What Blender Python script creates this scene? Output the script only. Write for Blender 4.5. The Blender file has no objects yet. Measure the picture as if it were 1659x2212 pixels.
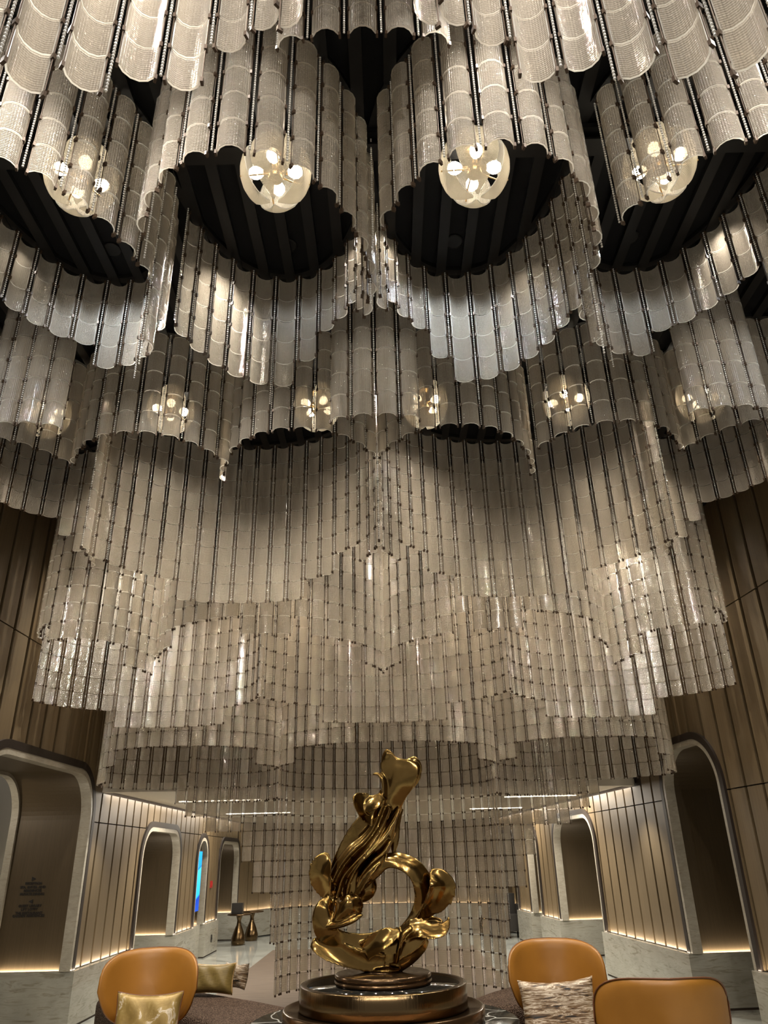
import bpy, bmesh, math, random
import numpy as np
from mathutils import Vector, Matrix

# ------------------------------------------------------------------ camera, world, exposure
SC = bpy.context.scene
COL = SC.collection
random.seed(7)
PITCH, ROLL, FPX, EYE = math.radians(25), math.radians(1.35), 1600.0, 1.55
cam_d = bpy.data.cameras.new('camera')
cam = bpy.data.objects.new('camera', cam_d)
COL.objects.link(cam)
cam_d.sensor_fit = 'HORIZONTAL'
cam_d.sensor_width = 36.0
cam_d.lens = 36.0 * FPX / 1659.0
cam_d.clip_start, cam_d.clip_end = 0.05, 100
cam.matrix_world = (Matrix.Translation((0, 0, EYE)) @ Matrix.Rotation(math.radians(90) + PITCH, 4, 'X')
                    @ Matrix.Rotation(-ROLL, 4, 'Z'))
SC.camera = cam

world = bpy.data.worlds.new('world')
SC.world = world
world.use_nodes = True
world.node_tree.nodes['Background'].inputs[0].default_value = (1.0, 0.92, 0.82, 1)
world.node_tree.nodes['Background'].inputs[1].default_value = 0.13

vs = SC.view_settings
vs.view_transform = 'Standard'
try:
    vs.look = 'None'
except Exception:
    pass
vs.exposure = 1.3
vs.gamma = 1.0
vs.use_curve_mapping = False
cy = SC.cycles
cy.max_bounces = 6
cy.diffuse_bounces = 3
cy.glossy_bounces = 3
cy.transmission_bounces = 3
cy.transparent_max_bounces = 16
cy.use_adaptive_sampling = True
cy.adaptive_threshold = .025
cy.caustics_reflective = False
cy.caustics_refractive = False
cy.sample_clamp_indirect = 4.0
cy.use_denoising = True
try:
    cy.use_light_tree = True
except Exception:
    pass

ZC = 4.91          # ceiling of the hall
TILE = 0.158       # height of one glass tile
ZT = 4.86          # top of the hung glass
XC = -0.04         # plane of symmetry of the glass


def lamp_light(name, kind, loc, energy, color=(1, .83, .62), radius=0.02, target=None, angle=70, blend=.6, size=None):
    d = bpy.data.lights.new(name, kind)
    d.energy = energy
    d.color = color
    if kind == 'SPOT':
        d.spot_size = math.radians(angle)
        d.spot_blend = blend
        d.shadow_soft_size = radius
    elif kind == 'POINT':
        d.shadow_soft_size = radius
    elif kind == 'AREA':
        d.shape = 'RECTANGLE'
        d.size, d.size_y = size
    o = bpy.data.objects.new(name, d)
    o.location = loc
    if target is not None:
        o.rotation_euler = (Vector(target) - Vector(loc)).to_track_quat('-Z', 'Y').to_euler()
    COL.objects.link(o)
    return o


WARM = (1.0, .84, .64)
SOFT = (1.0, .90, .76)
COOL = (.80, .90, 1.0)
# spots added to light the glass; the cool row follows its bluish highlights
DOWNLIGHT_FILLS = []
NEUT = (1.0, .94, .86)
LOBES, CUSPS = (-2.65, -1.60, -.54, .46, 1.52, 2.57), (-3.2, -2.16, -1.10, -.04, 1.02, 2.08, 3.1)
for y, e, c, xs in ((0.15, 65, NEUT, LOBES), (1.62, 100, NEUT, (-2.16, -1.10, 1.02, 2.08)), (3.36, 26, COOL, LOBES), (3.55, 70, NEUT, (-3.2, -1.10, 1.02, 3.1)), (3.3, 16, NEUT, (-2.16, -.04, 2.08)), (1.75, 32, NEUT, LOBES[1:-1]),
                    (4.85, 85, SOFT, CUSPS), (5.15, 22, SOFT, LOBES), (5.95, 56, SOFT, (-2.16, -.04, 2.08)), (6.95, 52, SOFT, (-2.7, -1.6, -.6, .5, 1.5, 2.6)),
                    (7.95, 68, WARM, (-1.24, 1.16)), (7.95, 16, WARM, (-3.1, 3.0)), (8.72, 42, WARM, (-2.3, -.6, .5, 2.2))):
    for x in xs:
        DOWNLIGHT_FILLS.append((x, y, e, c))
for x, y, e, c in DOWNLIGHT_FILLS:
    if y < 1:
        lamp_light('downlight_fill', 'SPOT', (x, y, ZC - .03), e, c, .03, (x * .9, y + 2.2, 2.6), 110, .8)  # added lobby spots, out of view, aimed at the curtain fronts
    else:
        lamp_light('downlight_fill', 'SPOT', (x, y, ZC - .03), e, c, .02, (x, y, 0), 110, .9)

# ------------------------------------------------------------------ camera maths (pixel of the 1659x2212 frame <-> room)
cP, sP, cR, sR = math.cos(PITCH), math.sin(PITCH), math.cos(ROLL), math.sin(ROLL)


def ray(px, py):
    a, b = (px - 829.5) / FPX, (1106 - py) / FPX
    x, y = a * cR + b * sR, -a * sR + b * cR
    return Vector((x, cP - y * sP, sP + y * cP))


def at_y(px, py, y):
    d = ray(px, py)
    return d * (y / d.y) + Vector((0, 0, EYE))


def at_z(px, py, z):
    d = ray(px, py)
    return d * ((z - EYE) / d.z) + Vector((0, 0, EYE))


def proj(x, y, z):
    z -= EYE
    zc = y * cP + z * sP
    if zc < .05:
        return None
    v, u = (-y * sP + z * cP) / zc, x / zc
    return 829.5 + (u * cR - v * sR) * FPX, 1106 - (u * sR + v * cR) * FPX


# ------------------------------------------------------------------ object helpers
def link(name, me, mat=None, parent=None, loc=None, rotz=None):
    o = bpy.data.objects.new(name, me)
    if mat is not None and me is not None and len(me.materials) == 0:
        for m in (mat if isinstance(mat, (list, tuple)) else [mat]):
            me.materials.append(m)
    COL.objects.link(o)
    if parent is not None:
        o.parent = parent
    if loc is not None:
        o.location = loc
    if rotz is not None:
        o.rotation_euler = (0, 0, rotz)
    return o


def tag(o, label, cat, group=None, kind=None):
    o['label'] = label
    o['category'] = cat
    if group:
        o['group'] = group
    if kind:
        o['kind'] = kind
    return o


def empty(name, loc, rotz=0):
    o = bpy.data.objects.new(name, None)
    o.location = loc
    o.rotation_euler = (0, 0, rotz)
    o.empty_display_size = .05
    COL.objects.link(o)
    return o


class MB:
    """collects boxes, prisms, tubes and lathes into one mesh"""
    def __init__(self):
        self.v, self.f, self.m, self.s = [], [], [], []

    def add(self, vs, fs, mat=0, smooth=False):
        b = len(self.v)
        self.v += [tuple(p) for p in vs]
        for f in fs:
            self.f.append(tuple(i + b for i in f))
            self.m.append(mat)
            self.s.append(smooth)
        return self

    def box(self, x0, x1, y0, y1, z0, z1, mat=0):
        vs = [(x, y, z) for z in (z0, z1) for y in (y0, y1) for x in (x0, x1)]
        return self.add(vs, [(0, 2, 3, 1), (4, 5, 7, 6), (0, 1, 5, 4), (2, 6, 7, 3), (0, 4, 6, 2), (1, 3, 7, 5)], mat)

    def hexa(self, p, mat=0):
        return self.add(p, [(0, 3, 2, 1), (4, 5, 6, 7), (0, 1, 5, 4), (1, 2, 6, 5), (2, 3, 7, 6), (3, 0, 4, 7)], mat)

    def prism(self, poly, fn, a, b, mat=0, smooth=False):
        """poly: 2-D outline; fn(p, d) -> 3-D point; a, b: the two depths"""
        n = len(poly)
        vs = [fn(p, a) for p in poly] + [fn(p, b) for p in poly]
        fs = [tuple(range(n - 1, -1, -1)), tuple(range(n, 2 * n))]
        self.add(vs, fs, mat)
        b0 = len(self.v) - 2 * n
        for i in range(n):
            j = (i + 1) % n
            self.f.append((b0 + i, b0 + j, b0 + n + j, b0 + n + i))
            self.m.append(mat)
            self.s.append(smooth)
        return self

    def tube(self, pts, r, n=6, mat=0, closed=False):
        pts = [Vector(p) for p in pts]
        rs = r if isinstance(r, (list, tuple)) else [r] * len(pts)
        rings = []
        for i, p in enumerate(pts):
            a = pts[max(i - 1, 0)]
            b = pts[min(i + 1, len(pts) - 1)]
            t = (b - a).normalized()
            up = Vector((0, 0, 1)) if abs(t.z) < .9 else Vector((1, 0, 0))
            u = t.cross(up).normalized()
            w = t.cross(u)
            rings.append([p + (u * math.cos(2 * math.pi * k / n) + w * math.sin(2 * math.pi * k / n)) * rs[i] for k in range(n)])
        vs = [q for rg in rings for q in rg]
        fs = []
        for i in range(len(pts) - 1):
            for k in range(n):
                fs.append((i * n + k, i * n + (k + 1) % n, (i + 1) * n + (k + 1) % n, (i + 1) * n + k))
        self.add(vs, fs, mat, True)
        self.add(rings[0], [tuple(range(n))[::-1]], mat)
        self.add(rings[-1], [tuple(range(n))], mat)
        return self

    def lathe(self, prof, n=24, c=(0, 0, 0), mat=0, smooth=True):
        vs, fs = [], []
        for r, z in prof:
            for k in range(n):
                a = 2 * math.pi * k / n
                vs.append((c[0] + r * math.cos(a), c[1] + r * math.sin(a), c[2] + z))
        for i in range(len(prof) - 1):
            for k in range(n):
                fs.append((i * n + k, i * n + (k + 1) % n, (i + 1) * n + (k + 1) % n, (i + 1) * n + k))
        self.add(vs, fs, mat, smooth)
        self.add(vs[:n], [tuple(range(n))[::-1]], mat)
        self.add(vs[-n:], [tuple(range(n))], mat)
        return self

    def mesh(self, name):
        me = bpy.data.meshes.new(name)
        me.from_pydata(self.v, [], self.f)
        me.polygons.foreach_set('material_index', self.m)
        me.polygons.foreach_set('use_smooth', self.s)
        me.update()
        return me

    def build(self, name, mat, parent=None, loc=None, rotz=None):
        return link(name, self.mesh(name), mat, parent, loc, rotz)


def fix_normals(o):
    bm = bmesh.new()
    bm.from_mesh(o.data)
    bmesh.ops.recalc_face_normals(bm, faces=bm.faces)
    bm.to_mesh(o.data)
    bm.free()


# ------------------------------------------------------------------ materials
def mat_new(name):
    m = bpy.data.materials.new(name)
    m.use_nodes = True
    nt = m.node_tree
    for n in list(nt.nodes):
        nt.nodes.remove(n)
    out = nt.nodes.new('ShaderNodeOutputMaterial')
    return m, nt, out


def N(nt, t, **kw):
    n = nt.nodes.new(t)
    for k, v in kw.items():
        if k.startswith('i_'):
            n.inputs[int(k[2:])].default_value = v
        else:
            setattr(n, k, v)
    return n


def pbr(name, col, rough=.5, metal=0., spec=.5):
    m, nt, out = mat_new(name)
    b = N(nt, 'ShaderNodeBsdfPrincipled')
    b.inputs['Base Color'].default_value = (*col, 1)
    b.inputs['Roughness'].default_value = rough
    b.inputs['Metallic'].default_value = metal
    b.inputs['Specular IOR Level'].default_value = spec
    nt.links.new(b.outputs[0], out.inputs[0])
    return m, nt, b


def ramp(nt, fac, stops):
    r = N(nt, 'ShaderNodeValToRGB')
    e = r.color_ramp.elements
    while len(e) < len(stops):
        e.new(.5)
    for i, (p, c) in enumerate(stops):
        e[i].position = p
        e[i].color = (*c, 1)
    nt.links.new(fac, r.inputs[0])
    return r.outputs[0]


def bump(nt, h, strength, dist, target):
    b = N(nt, 'ShaderNodeBump')
    b.inputs['Strength'].default_value = strength
    b.inputs['Distance'].default_value = dist
    nt.links.new(h, b.inputs['Height'])
    nt.links.new(b.outputs[0], target)


def coords(nt, scale=(1, 1, 1), rot=(0, 0, 0), kind='Object'):
    tc = N(nt, 'ShaderNodeTexCoord')
    mp = N(nt, 'ShaderNodeMapping')
    mp.inputs['Scale'].default_value = scale
    mp.inputs['Rotation'].default_value = rot
    nt.links.new(tc.outputs[kind], mp.inputs[0])
    return mp.outputs[0]


def noise(nt, vec, scale, detail=4, rough=.55, dist=0.):
    n = N(nt, 'ShaderNodeTexNoise')
    n.inputs['Scale'].default_value = scale
    n.inputs['Detail'].default_value = detail
    n.inputs['Roughness'].default_value = rough
    n.inputs['Distortion'].default_value = dist
    nt.links.new(vec, n.inputs['Vector'])
    return n.outputs[0]


def math_node(nt, op, a, b=None):
    n = N(nt, 'ShaderNodeMath', operation=op)
    for i, v in enumerate((a, b)):
        if v is None:
            continue
        if isinstance(v, (int, float)):
            n.inputs[i].default_value = v
        else:
            nt.links.new(v, n.inputs[i])
    return n.outputs[0]


def glass_mat(name, clear, tint, body, freq, bstr, gloss=.28, rough=.22):
    m, nt, out = mat_new(name)
    uv = N(nt, 'ShaderNodeUVMap')
    sp = N(nt, 'ShaderNodeSeparateXYZ')
    nt.links.new(uv.outputs[0], sp.inputs[0])
    u, v = math_node(nt, 'MULTIPLY', sp.outputs[0], freq), math_node(nt, 'MULTIPLY', sp.outputs[1], freq * 1.15)
    h = math_node(nt, 'MULTIPLY', math_node(nt, 'SINE', math_node(nt, 'ADD', u, v)), math_node(nt, 'SINE', math_node(nt, 'SUBTRACT', u, v)))
    bp = N(nt, 'ShaderNodeBump')
    bp.inputs['Strength'].default_value = bstr
    bp.inputs['Distance'].default_value = .004
    nt.links.new(h, bp.inputs['Height'])
    tr = N(nt, 'ShaderNodeBsdfTransparent', i_0=(*tint, 1))
    di = N(nt, 'ShaderNodeBsdfDiffuse', i_0=(*body, 1))
    tl = N(nt, 'ShaderNodeBsdfTranslucent', i_0=(*body, 1))
    gl = N(nt, 'ShaderNodeBsdfGlossy', i_0=(.95, .95, .95, 1), i_1=rough)
    for s in (di, tl, gl):
        nt.links.new(bp.outputs[0], s.inputs['Normal'])
    ge = N(nt, 'ShaderNodeNewGeometry')
    mr = N(nt, 'ShaderNodeMapRange')
    mr.inputs['To Min'].default_value, mr.inputs['To Max'].default_value = .91, 1.06
    nt.links.new(ge.outputs['Random Per Island'], mr.inputs[0])
    mc = N(nt, 'ShaderNodeMix', data_type='RGBA', blend_type='MULTIPLY')
    mc.inputs[0].default_value = 1
    mc.inputs[6].default_value = (*body, 1)
    nt.links.new(mr.outputs[0], mc.inputs[7])
    nt.links.new(mc.outputs[2], di.inputs[0])
    nt.links.new(mc.outputs[2], tl.inputs[0])
    a = N(nt, 'ShaderNodeMixShader', i_0=.5)
    nt.links.new(di.outputs[0], a.inputs[1])
    nt.links.new(tl.outputs[0], a.inputs[2])
    b = N(nt, 'ShaderNodeMixShader', i_0=gloss)
    nt.links.new(a.outputs[0], b.inputs[1])
    nt.links.new(gl.outputs[0], b.inputs[2])
    c = N(nt, 'ShaderNodeMixShader', i_0=clear)
    nt.links.new(b.outputs[0], c.inputs[1])
    nt.links.new(tr.outputs[0], c.inputs[2])
    nt.links.new(c.outputs[0], out.inputs[0])
    return m


M = {}
M['glass'] = glass_mat('ribbed_glass', .44, (.95, .90, .82), (.80, .725, .615), 300, 1.0, .45, .14)
M['glass_edge'] = glass_mat('glass_edge', .15, (.95, .93, .9), (.92, .89, .82), 40, .1, .35, .12)
M['petal'] = glass_mat('petal_glass', .45, (1, .96, .88), (.92, .84, .70), 420, 1.0, .35, .15)
M['bead'], _, _ = pbr('crystal_bead', (.88, .87, .84), .10, .55, .9)
M['rod'], _, _ = pbr('bronze_rod', (.060, .036, .020), .45, .4)
M['brass'], _, _ = pbr('brushed_brass', (.55, .36, .16), .32, 1.)
M['black'], _, _ = pbr('black_ceiling', (.003, .003, .0035), .8, 0, .2)
M['steel'], _, _ = pbr('dark_steel', (.006, .0057, .0055), .5, .2, .3)
M['dark_bronze'], _, _ = pbr('dark_bronze', (.018, .011, .007), .5, .2)
M['white'], _, _ = pbr('white_soffit', (.62, .58, .50), .6)
M['ink'], _, _ = pbr('dark_lettering', (.006, .004, .003), .6)
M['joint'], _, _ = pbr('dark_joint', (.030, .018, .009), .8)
M['red'], _, _ = pbr('red_plastic', (.35, .02, .02), .4)
M['plate'], _, _ = pbr('dark_plate', (.02, .017, .014), .4)


def emit(name, col, s):
    m, nt, out = mat_new(name)
    e = N(nt, 'ShaderNodeEmission')
    e.inputs[0].default_value = (*col, 1)
    e.inputs[1].default_value = s
    nt.links.new(e.outputs[0], out.inputs[0])
    return m


M['bulb'] = emit('bulb_glow', (1, .92, .78), 12)
M['led'] = emit('led_line', (1, .86, .60), 3.0)
M['led_white'] = emit('led_white', (1, .95, .85), 4.0)
M['lens'] = emit('added_downlight_lens', (1, .93, .8), 6)

# wood boards: fine vertical grain
m, nt, b = pbr('oak_board', (.33, .22, .12), .45)
v = coords(nt, (30, 30, .8))
c = ramp(nt, noise(nt, v, 2.2, 5, .6), [(.3, (.104, .073, .037)), (.7, (.145, .104, .056))])
nt.links.new(c, b.inputs['Base Color'])
bump(nt, noise(nt, v, 6, 3), .08, .003, b.inputs['Normal'])
M['oak'] = m

m, nt, b = pbr('brushed_panel', (.26, .18, .10), .45, .2)
v = coords(nt, (60, 60, .6))
c = ramp(nt, noise(nt, v, 3, 4, .6), [(.3, (.070, .048, .024)), (.7, (.094, .066, .034))])
nt.links.new(c, b.inputs['Base Color'])
bump(nt, noise(nt, v, 5, 3), .06, .002, b.inputs['Normal'])
M['panel'] = m


def marble(name, base, dark, vein, rough, rot, sc=1.6):
    m, nt, b = pbr(name, base, rough)
    v = coords(nt, (1, 1, 2.2), rot)
    n1 = noise(nt, v, sc, 6, .6, 1.2)
    n2 = noise(nt, coords(nt, (.7, .7, 5), rot), sc * 1.7, 8, .65, 2.)
    mx = N(nt, 'ShaderNodeMix', data_type='RGBA', blend_type='MULTIPLY')
    mx.inputs[0].default_value = .7
    c1 = ramp(nt, n1, [(.25, dark), (.65, base)])
    c2 = ramp(nt, n2, [(.36, vein), (.46, (1, 1, 1)), (.54, (1, 1, 1)), (.6, (.82, .82, .8))])
    nt.links.new(c1, mx.inputs[6])
    nt.links.new(c2, mx.inputs[7])
    nt.links.new(mx.outputs[2], b.inputs['Base Color'])
    return m


M['plinth'] = marble('plinth_marble', (.38, .365, .31), (.29, .275, .23), (.55, .50, .42), .16, (.5, .5, 0))
M['floor'] = marble('floor_marble', (.42, .43, .39), (.27, .28, .26), (.5, .5, .48), .09, (0, 0, .25), .9)
M['stone_trim'] = marble('stone_trim', (.40, .365, .30), (.30, .27, .21), (.7, .65, .55), .35, (.3, .2, 0), 5)

m, nt, b = pbr('carpet_brown', (.16, .105, .065), .85)
c = ramp(nt, noise(nt, coords(nt, (1, 6, 1)), 2.5, 5, .6), [(.3, (.075, .050, .032)), (.7, (.105, .074, .048))])
nt.links.new(c, b.inputs['Base Color'])
M['carpet'] = m

m, nt, b = pbr('gold_leaf', (.50, .315, .085), .16, 1.)
n1 = noise(nt, coords(nt), 3.5, 3)
nt.links.new(ramp(nt, n1, [(.3, (.15, .088, .027)), (.7, (.30, .192, .066))]), b.inputs['Base Color'])
bump(nt, noise(nt, coords(nt), 14, 3), .10, .01, b.inputs['Normal'])
M['gold'] = m

m, nt, b = pbr('brushed_bronze', (.15, .10, .05), .17, 1.)
bump(nt, noise(nt, coords(nt, (90, 90, .3)), 2, 2), .22, .006, b.inputs['Normal'])
M['bronze'] = m
M['bronze_dark'], _, _ = pbr('polished_dark_bronze', (.12, .075, .04), .18, .9)
M['black_gloss'], _, _ = pbr('black_gloss', (.008, .008, .007), .05)

m, nt, b = pbr('black_marble', (.012, .013, .012), .12, 0, .08)
vv = coords(nt)
ns = N(nt, 'ShaderNodeTexNoise')
ns.inputs['Scale'].default_value = 2.5
nt.links.new(vv, ns.inputs['Vector'])
mxv = N(nt, 'ShaderNodeMix', data_type='RGBA', blend_type='MIX')
mxv.inputs[0].default_value = .28
nt.links.new(vv, mxv.inputs[6])
nt.links.new(ns.outputs[1], mxv.inputs[7])
vo = N(nt, 'ShaderNodeTexVoronoi', feature='DISTANCE_TO_EDGE')
b.inputs['IOR'].default_value = 1.22
vo.inputs['Scale'].default_value = 2.6
nt.links.new(mxv.outputs[2], vo.inputs['Vector'])
nt.links.new(ramp(nt, vo.outputs[0], [(0, (.55, .55, .52)), (.008, (.30, .30, .28)), (.022, (.012, .013, .012))]), b.inputs['Base Color'])
M['black_marble'] = m

m, nt, b = pbr('orange_leather', (.50, .205, .045), .42)
bump(nt, noise(nt, coords(nt), 160, 3), .12, .002, b.inputs['Normal'])
nt.links.new(ramp(nt, noise(nt, coords(nt), 3, 3), [(.3, (.265, .112, .013)), (.7, (.325, .142, .020))]), b.inputs['Base Color'])
M['leather'] = m
M['seam'], _, _ = pbr('dark_leather_piping', (.12, .04, .012), .5)

m, nt, b = pbr('boucle', (.10, .07, .05), .95, 0, .1)
vo = N(nt, 'ShaderNodeTexVoronoi')
vo.inputs['Scale'].default_value = 70
nt.links.new(coords(nt, (1, 1.6, 1.6)), vo.inputs['Vector'])
nt.links.new(ramp(nt, vo.outputs[0], [(.1, (.21, .15, .115)), (.55, (.05, .033, .024))]), b.inputs['Base Color'])
bump(nt, vo.outputs[0], .9, .012, b.inputs['Normal'])
M['boucle'] = m


def fabric(name, stops, scale, sc, metal=.0, dist=1.):
    m, nt, b = pbr(name, (.4, .3, .1), .45, metal)
    nt.links.new(ramp(nt, noise(nt, coords(nt, scale), sc, 5, .62, dist), stops), b.inputs['Base Color'])
    bump(nt, noise(nt, coords(nt), 120, 2), .15, .003, b.inputs['Normal'])
    return m


M['gold_patch'] = fabric('gold_patch_fabric', [(.0, (.12, .07, .015)), (.46, (.27, .18, .05)), (.56, (.34, .24, .08)), (.60, (.62, .53, .40)), (.7, (.22, .15, .045))], (1, 1, 1), 9, .25)
M['streak'] = fabric('streak_fabric', [(.37, (.008, .006, .005)), (.41, (.11, .062, .028)), (.48, (.20, .125, .06)), (.515, (.60, .52, .42)), (.545, (.52, .44, .33)), (.57, (.15, .09, .04)), (.66, (.24, .16, .085))], (1.7, 1, 17), 3.0)
M['gold_weave'] = fabric('gold_weave_fabric', [(.3, (.13, .09, .022)), (.7, (.24, .17, .05))], (6, 6, 40), 3)

# ------------------------------------------------------------------ room shell
fl = MB().box(-7, 7, -4, 21, -.1, 0).build('floor', M['floor'])
fl['kind'] = 'structure'
cp = MB().box(-2.30, 1.50, 2.5, 16.2, 0.0, .006).build('carpet', M['carpet'], fl)
ce = MB().box(-4.3, 4.3, -1.0, 11.5, ZC, ZC + .15).build('ceiling', M['black'])
ce['kind'] = 'structure'
for i in range(44):                                   # ribbed metal deck, only where it can be seen
    x = -3.4 + i * .158
    MB().box(x - .03, x + .03, .8, 6.4, ZC - .035, ZC).build('ceiling_rib', M['steel'], ce)
for y in (2.63, 4.75):
    MB().box(-3.3, 3.3, y - .07, y + .07, ZC - .065, ZC - .035).box(-3.3, 3.3, y - .012, y + .012, ZC - .11, ZC - .06) \
        .box(-3.3, 3.3, y - .05, y + .05, ZC - .125, ZC - .11).build('ceiling_beam', M['steel'], ce)

LX = -3.46


def wall_pt(side, s, q, z):
    """s: metres along the wall (y), q: depth away from the room, z: height"""
    if side == 'left':
        return (LX - q, s, z)
    n = Vector((8.8, .76)).normalized()               # the right wall runs slightly inwards
    x = 3.36 - (s - 8.2) * .76 / 8.8
    return (x + n.x * q, s + n.y * q, z)


OPEN = {'left': [(6.45, 9.15, 2.52, .50), (11.18, 13.20, 2.02, .42), (14.42, 15.22, 1.95, .38), (16.30, 18.35, 1.93, .38)],
        'right': [(8.02, 9.38, 2.66, .50), (12.06, 14.17, 2.10, .42), (15.33, 16.05, 2.02, .34), (17.1, 18.6, 1.98, .38)]}
ZJ = {'left': (2.0, 3.55), 'right': (2.10, 3.78)}
LOW = {'left': 9.45, 'right': 10.30}                   # where the low ceiling starts
END = {'left': 18.45, 'right': 18.75}
ZLOW = 2.36
PL = .53


def arch(op, s):
    a, b, zt, r = op
    d = min(s - a, b - s)
    if d >= r:
        return zt
    d = max(d, 0)
    return zt - r + math.sqrt(max(r * r - (r - d) ** 2, 0))


def arch_line(op, off=0., n=16, z0=PL):
    a, b, zt, r = op
    a, b, zt, r = a - off, b + off, zt + off, r + off
    pts = [(a, z0)]
    for k in range(n + 1):
        t = math.pi / 2 * k / n
        pts.append((a + r - r * math.cos(t), zt - r + r * math.sin(t)))
    for k in range(n + 1):
        t = math.pi / 2 * (1 - k / n)
        pts.append((b - r + r * math.cos(t), zt - r + r * math.sin(t)))
    pts.append((b, z0))
    return pts


def ring(mb, side, la, lb, q0, q1, mat=0, smooth=False):
    """band between two arch outlines, q0..q1 deep"""
    n = len(la)
    vs = []
    for (s, z) in la:
        vs += [wall_pt(side, s, q0, z), wall_pt(side, s, q1, z)]
    for (s, z) in lb:
        vs += [wall_pt(side, s, q0, z), wall_pt(side, s, q1, z)]
    fs = []
    for i in range(n - 1):
        a0, a1, b0, b1 = 2 * i, 2 * i + 1, 2 * n + 2 * i, 2 * n + 2 * i + 1
        fs += [(a0, a0 + 2, b0 + 2, b0), (a1, b1, b1 + 2, a1 + 2), (a0, a1, a1 + 2, a0 + 2), (b0, b0 + 2, b1 + 2, b1)]
    fs += [(0, 2 * n, 2 * n + 1, 1), (2 * n - 2, 2 * n - 1, 4 * n - 1, 4 * n - 2)]
    mb.add(vs, fs, mat, smooth)
    return mb


for side in ('left', 'right'):
    ops = OPEN[side]
    W = lambda p, d, side=side: wall_pt(side, p[0], d, p[1])
    core = MB()
    piers, s0 = [], 1.5
    for (a, b, zt, r) in ops:
        piers.append((s0, a))
        s0 = b
    piers.append((s0, END[side]))
    def slab(s_a, s_b, q0, q1, z0, z1, mb):
        mb.prism([(s_a, z0), (s_b, z0), (s_b, z1), (s_a, z1)], W, q0, q1)
    for (a, b) in piers:
        slab(a - .0, b + .0, .035, .84, 0, ZC if a < LOW[side] - .5 else ZLOW + .3, core)
    for (a, b, zt, r) in ops:
        slab(a, b, .035, .84, zt + .07, ZC if a < LOW[side] else ZLOW + .3, core)
    wl = core.build('wall_' + side, M['joint'])
    fix_normals(wl)
    wl['kind'] = 'structure'
    # boards, one by one
    pitch, gap = .31, .048
    n = int((END[side] - 4.2) / pitch)
    for i in range(n):
        a, b = 4.2 + i * pitch, 4.2 + (i + 1) * pitch - gap
        high = b <= LOW[side] + .05
        zj = ZJ[side]
        cuts = [PL + .01, zj[0], zj[1], ZC] if high else [PL + .01, zj[0], ZLOW - .03]
        for z0, z1 in zip(cuts[:-1], cuts[1:]):
            z1 -= .012
            ss = sorted(set([a, b] + [a + (b - a) * k / 6 for k in range(1, 6)]
                            + [x for op in ops for x in (op[0], op[1], op[0] - 1e-4, op[1] + 1e-4) if a < x < b]))
            runs, cur = [], []
            for s in ss:
                low = z0
                for op in ops:
                    if op[0] <= s <= op[1]:
                        low = max(low, arch(op, s) + .02)
                if low < z1 - .03:
                    cur.append((s, low))
                elif cur:
                    runs.append(cur)
                    cur = []
            if cur:
                runs.append(cur)
            for run in runs:
                if len(run) < 2 or run[-1][0] - run[0][0] < .02:
                    continue
                simp = [run[0]] + [p for k, p in enumerate(run[1:-1], 1)
                                   if abs(p[1] - run[k - 1][1]) > 1e-3 or abs(p[1] - run[k + 1][1]) > 1e-3] + [run[-1]]
                poly = simp + [(run[-1][0], z1), (run[0][0], z1)]
                o = MB().prism(poly, W, -.008, .035).build('board', M['oak'], wl)
                fix_normals(o)
    # marble plinths with a dark strip standing in for the shadow at their foot, one block per pier
    for (a, b) in piers:
        e0 = a - .03 if a > 2 else a
        e1 = b + .03 if b < END[side] - .1 else b
        mb = MB()
        slab(e0, e1, -.07, .86, 0.022, PL, mb)
        o = mb.build('plinth', M['plinth'], wl)
        fix_normals(o)
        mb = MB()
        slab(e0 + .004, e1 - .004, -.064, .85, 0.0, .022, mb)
        fix_normals(mb.build('foot_shadow', M['joint'], wl))
        L = e1 - e0
        if L > .1 and b > 5:
            c = (max(e0, 4) + e1) / 2
            L = e1 - max(e0, 4)
            p0, p1 = wall_pt(side, c, -.035, PL + .004), wall_pt(side, c, .02, PL + .5)
            li = lamp_light('plinth_led', 'AREA', p0, 1.0 * L, WARM, target=p1, size=(.02, L * .98))
            d = Vector(p1) - Vector(p0)
            yv = Vector(wall_pt(side, c + 1, 0, 0)) - Vector(wall_pt(side, c, 0, 0))
            zax = -d.normalized()
            yax = (yv - zax * yv.dot(zax)).normalized()
            xax = yax.cross(zax)
            li.matrix_world = Matrix(((xax.x, yax.x, zax.x, p0[0]), (xax.y, yax.y, zax.y, p0[1]), (xax.z, yax.z, zax.z, p0[2]), (0, 0, 0, 1)))
    # arched portals
    for k, op in enumerate(ops):
        l0, l1, l2 = arch_line(op, .0), arch_line(op, .075), arch_line(op, -.055)
        o = ring(MB(), side, l0, l1, -.035, .06).build('bronze_arch', M['dark_bronze'], wl)
        o = ring(MB(), side, l2, arch_line(op, .005), -.03, .085).build('stone_arch', M['stone_trim'], wl)
        o = ring(MB(), side, arch_line(op, -.02), arch_line(op, .03), .085, .80).build('reveal_panel', M['panel'], wl)
        o = ring(MB(), side, l2, arch_line(op, .005), .80, .88).build('stone_arch', M['stone_trim'], wl)
        a, b, zt, r = op
        # led along the far reveal, on top of the plinth
        for s, sg in ((b - .055, -1),):
            p0, p1 = wall_pt(side, s + .02, .42, PL + .004), wall_pt(side, s + .09, .42, PL + .6)
            li = lamp_light('reveal_led', 'AREA', p0, 1.3, WARM, target=p1, size=(.66, .02))

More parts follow.
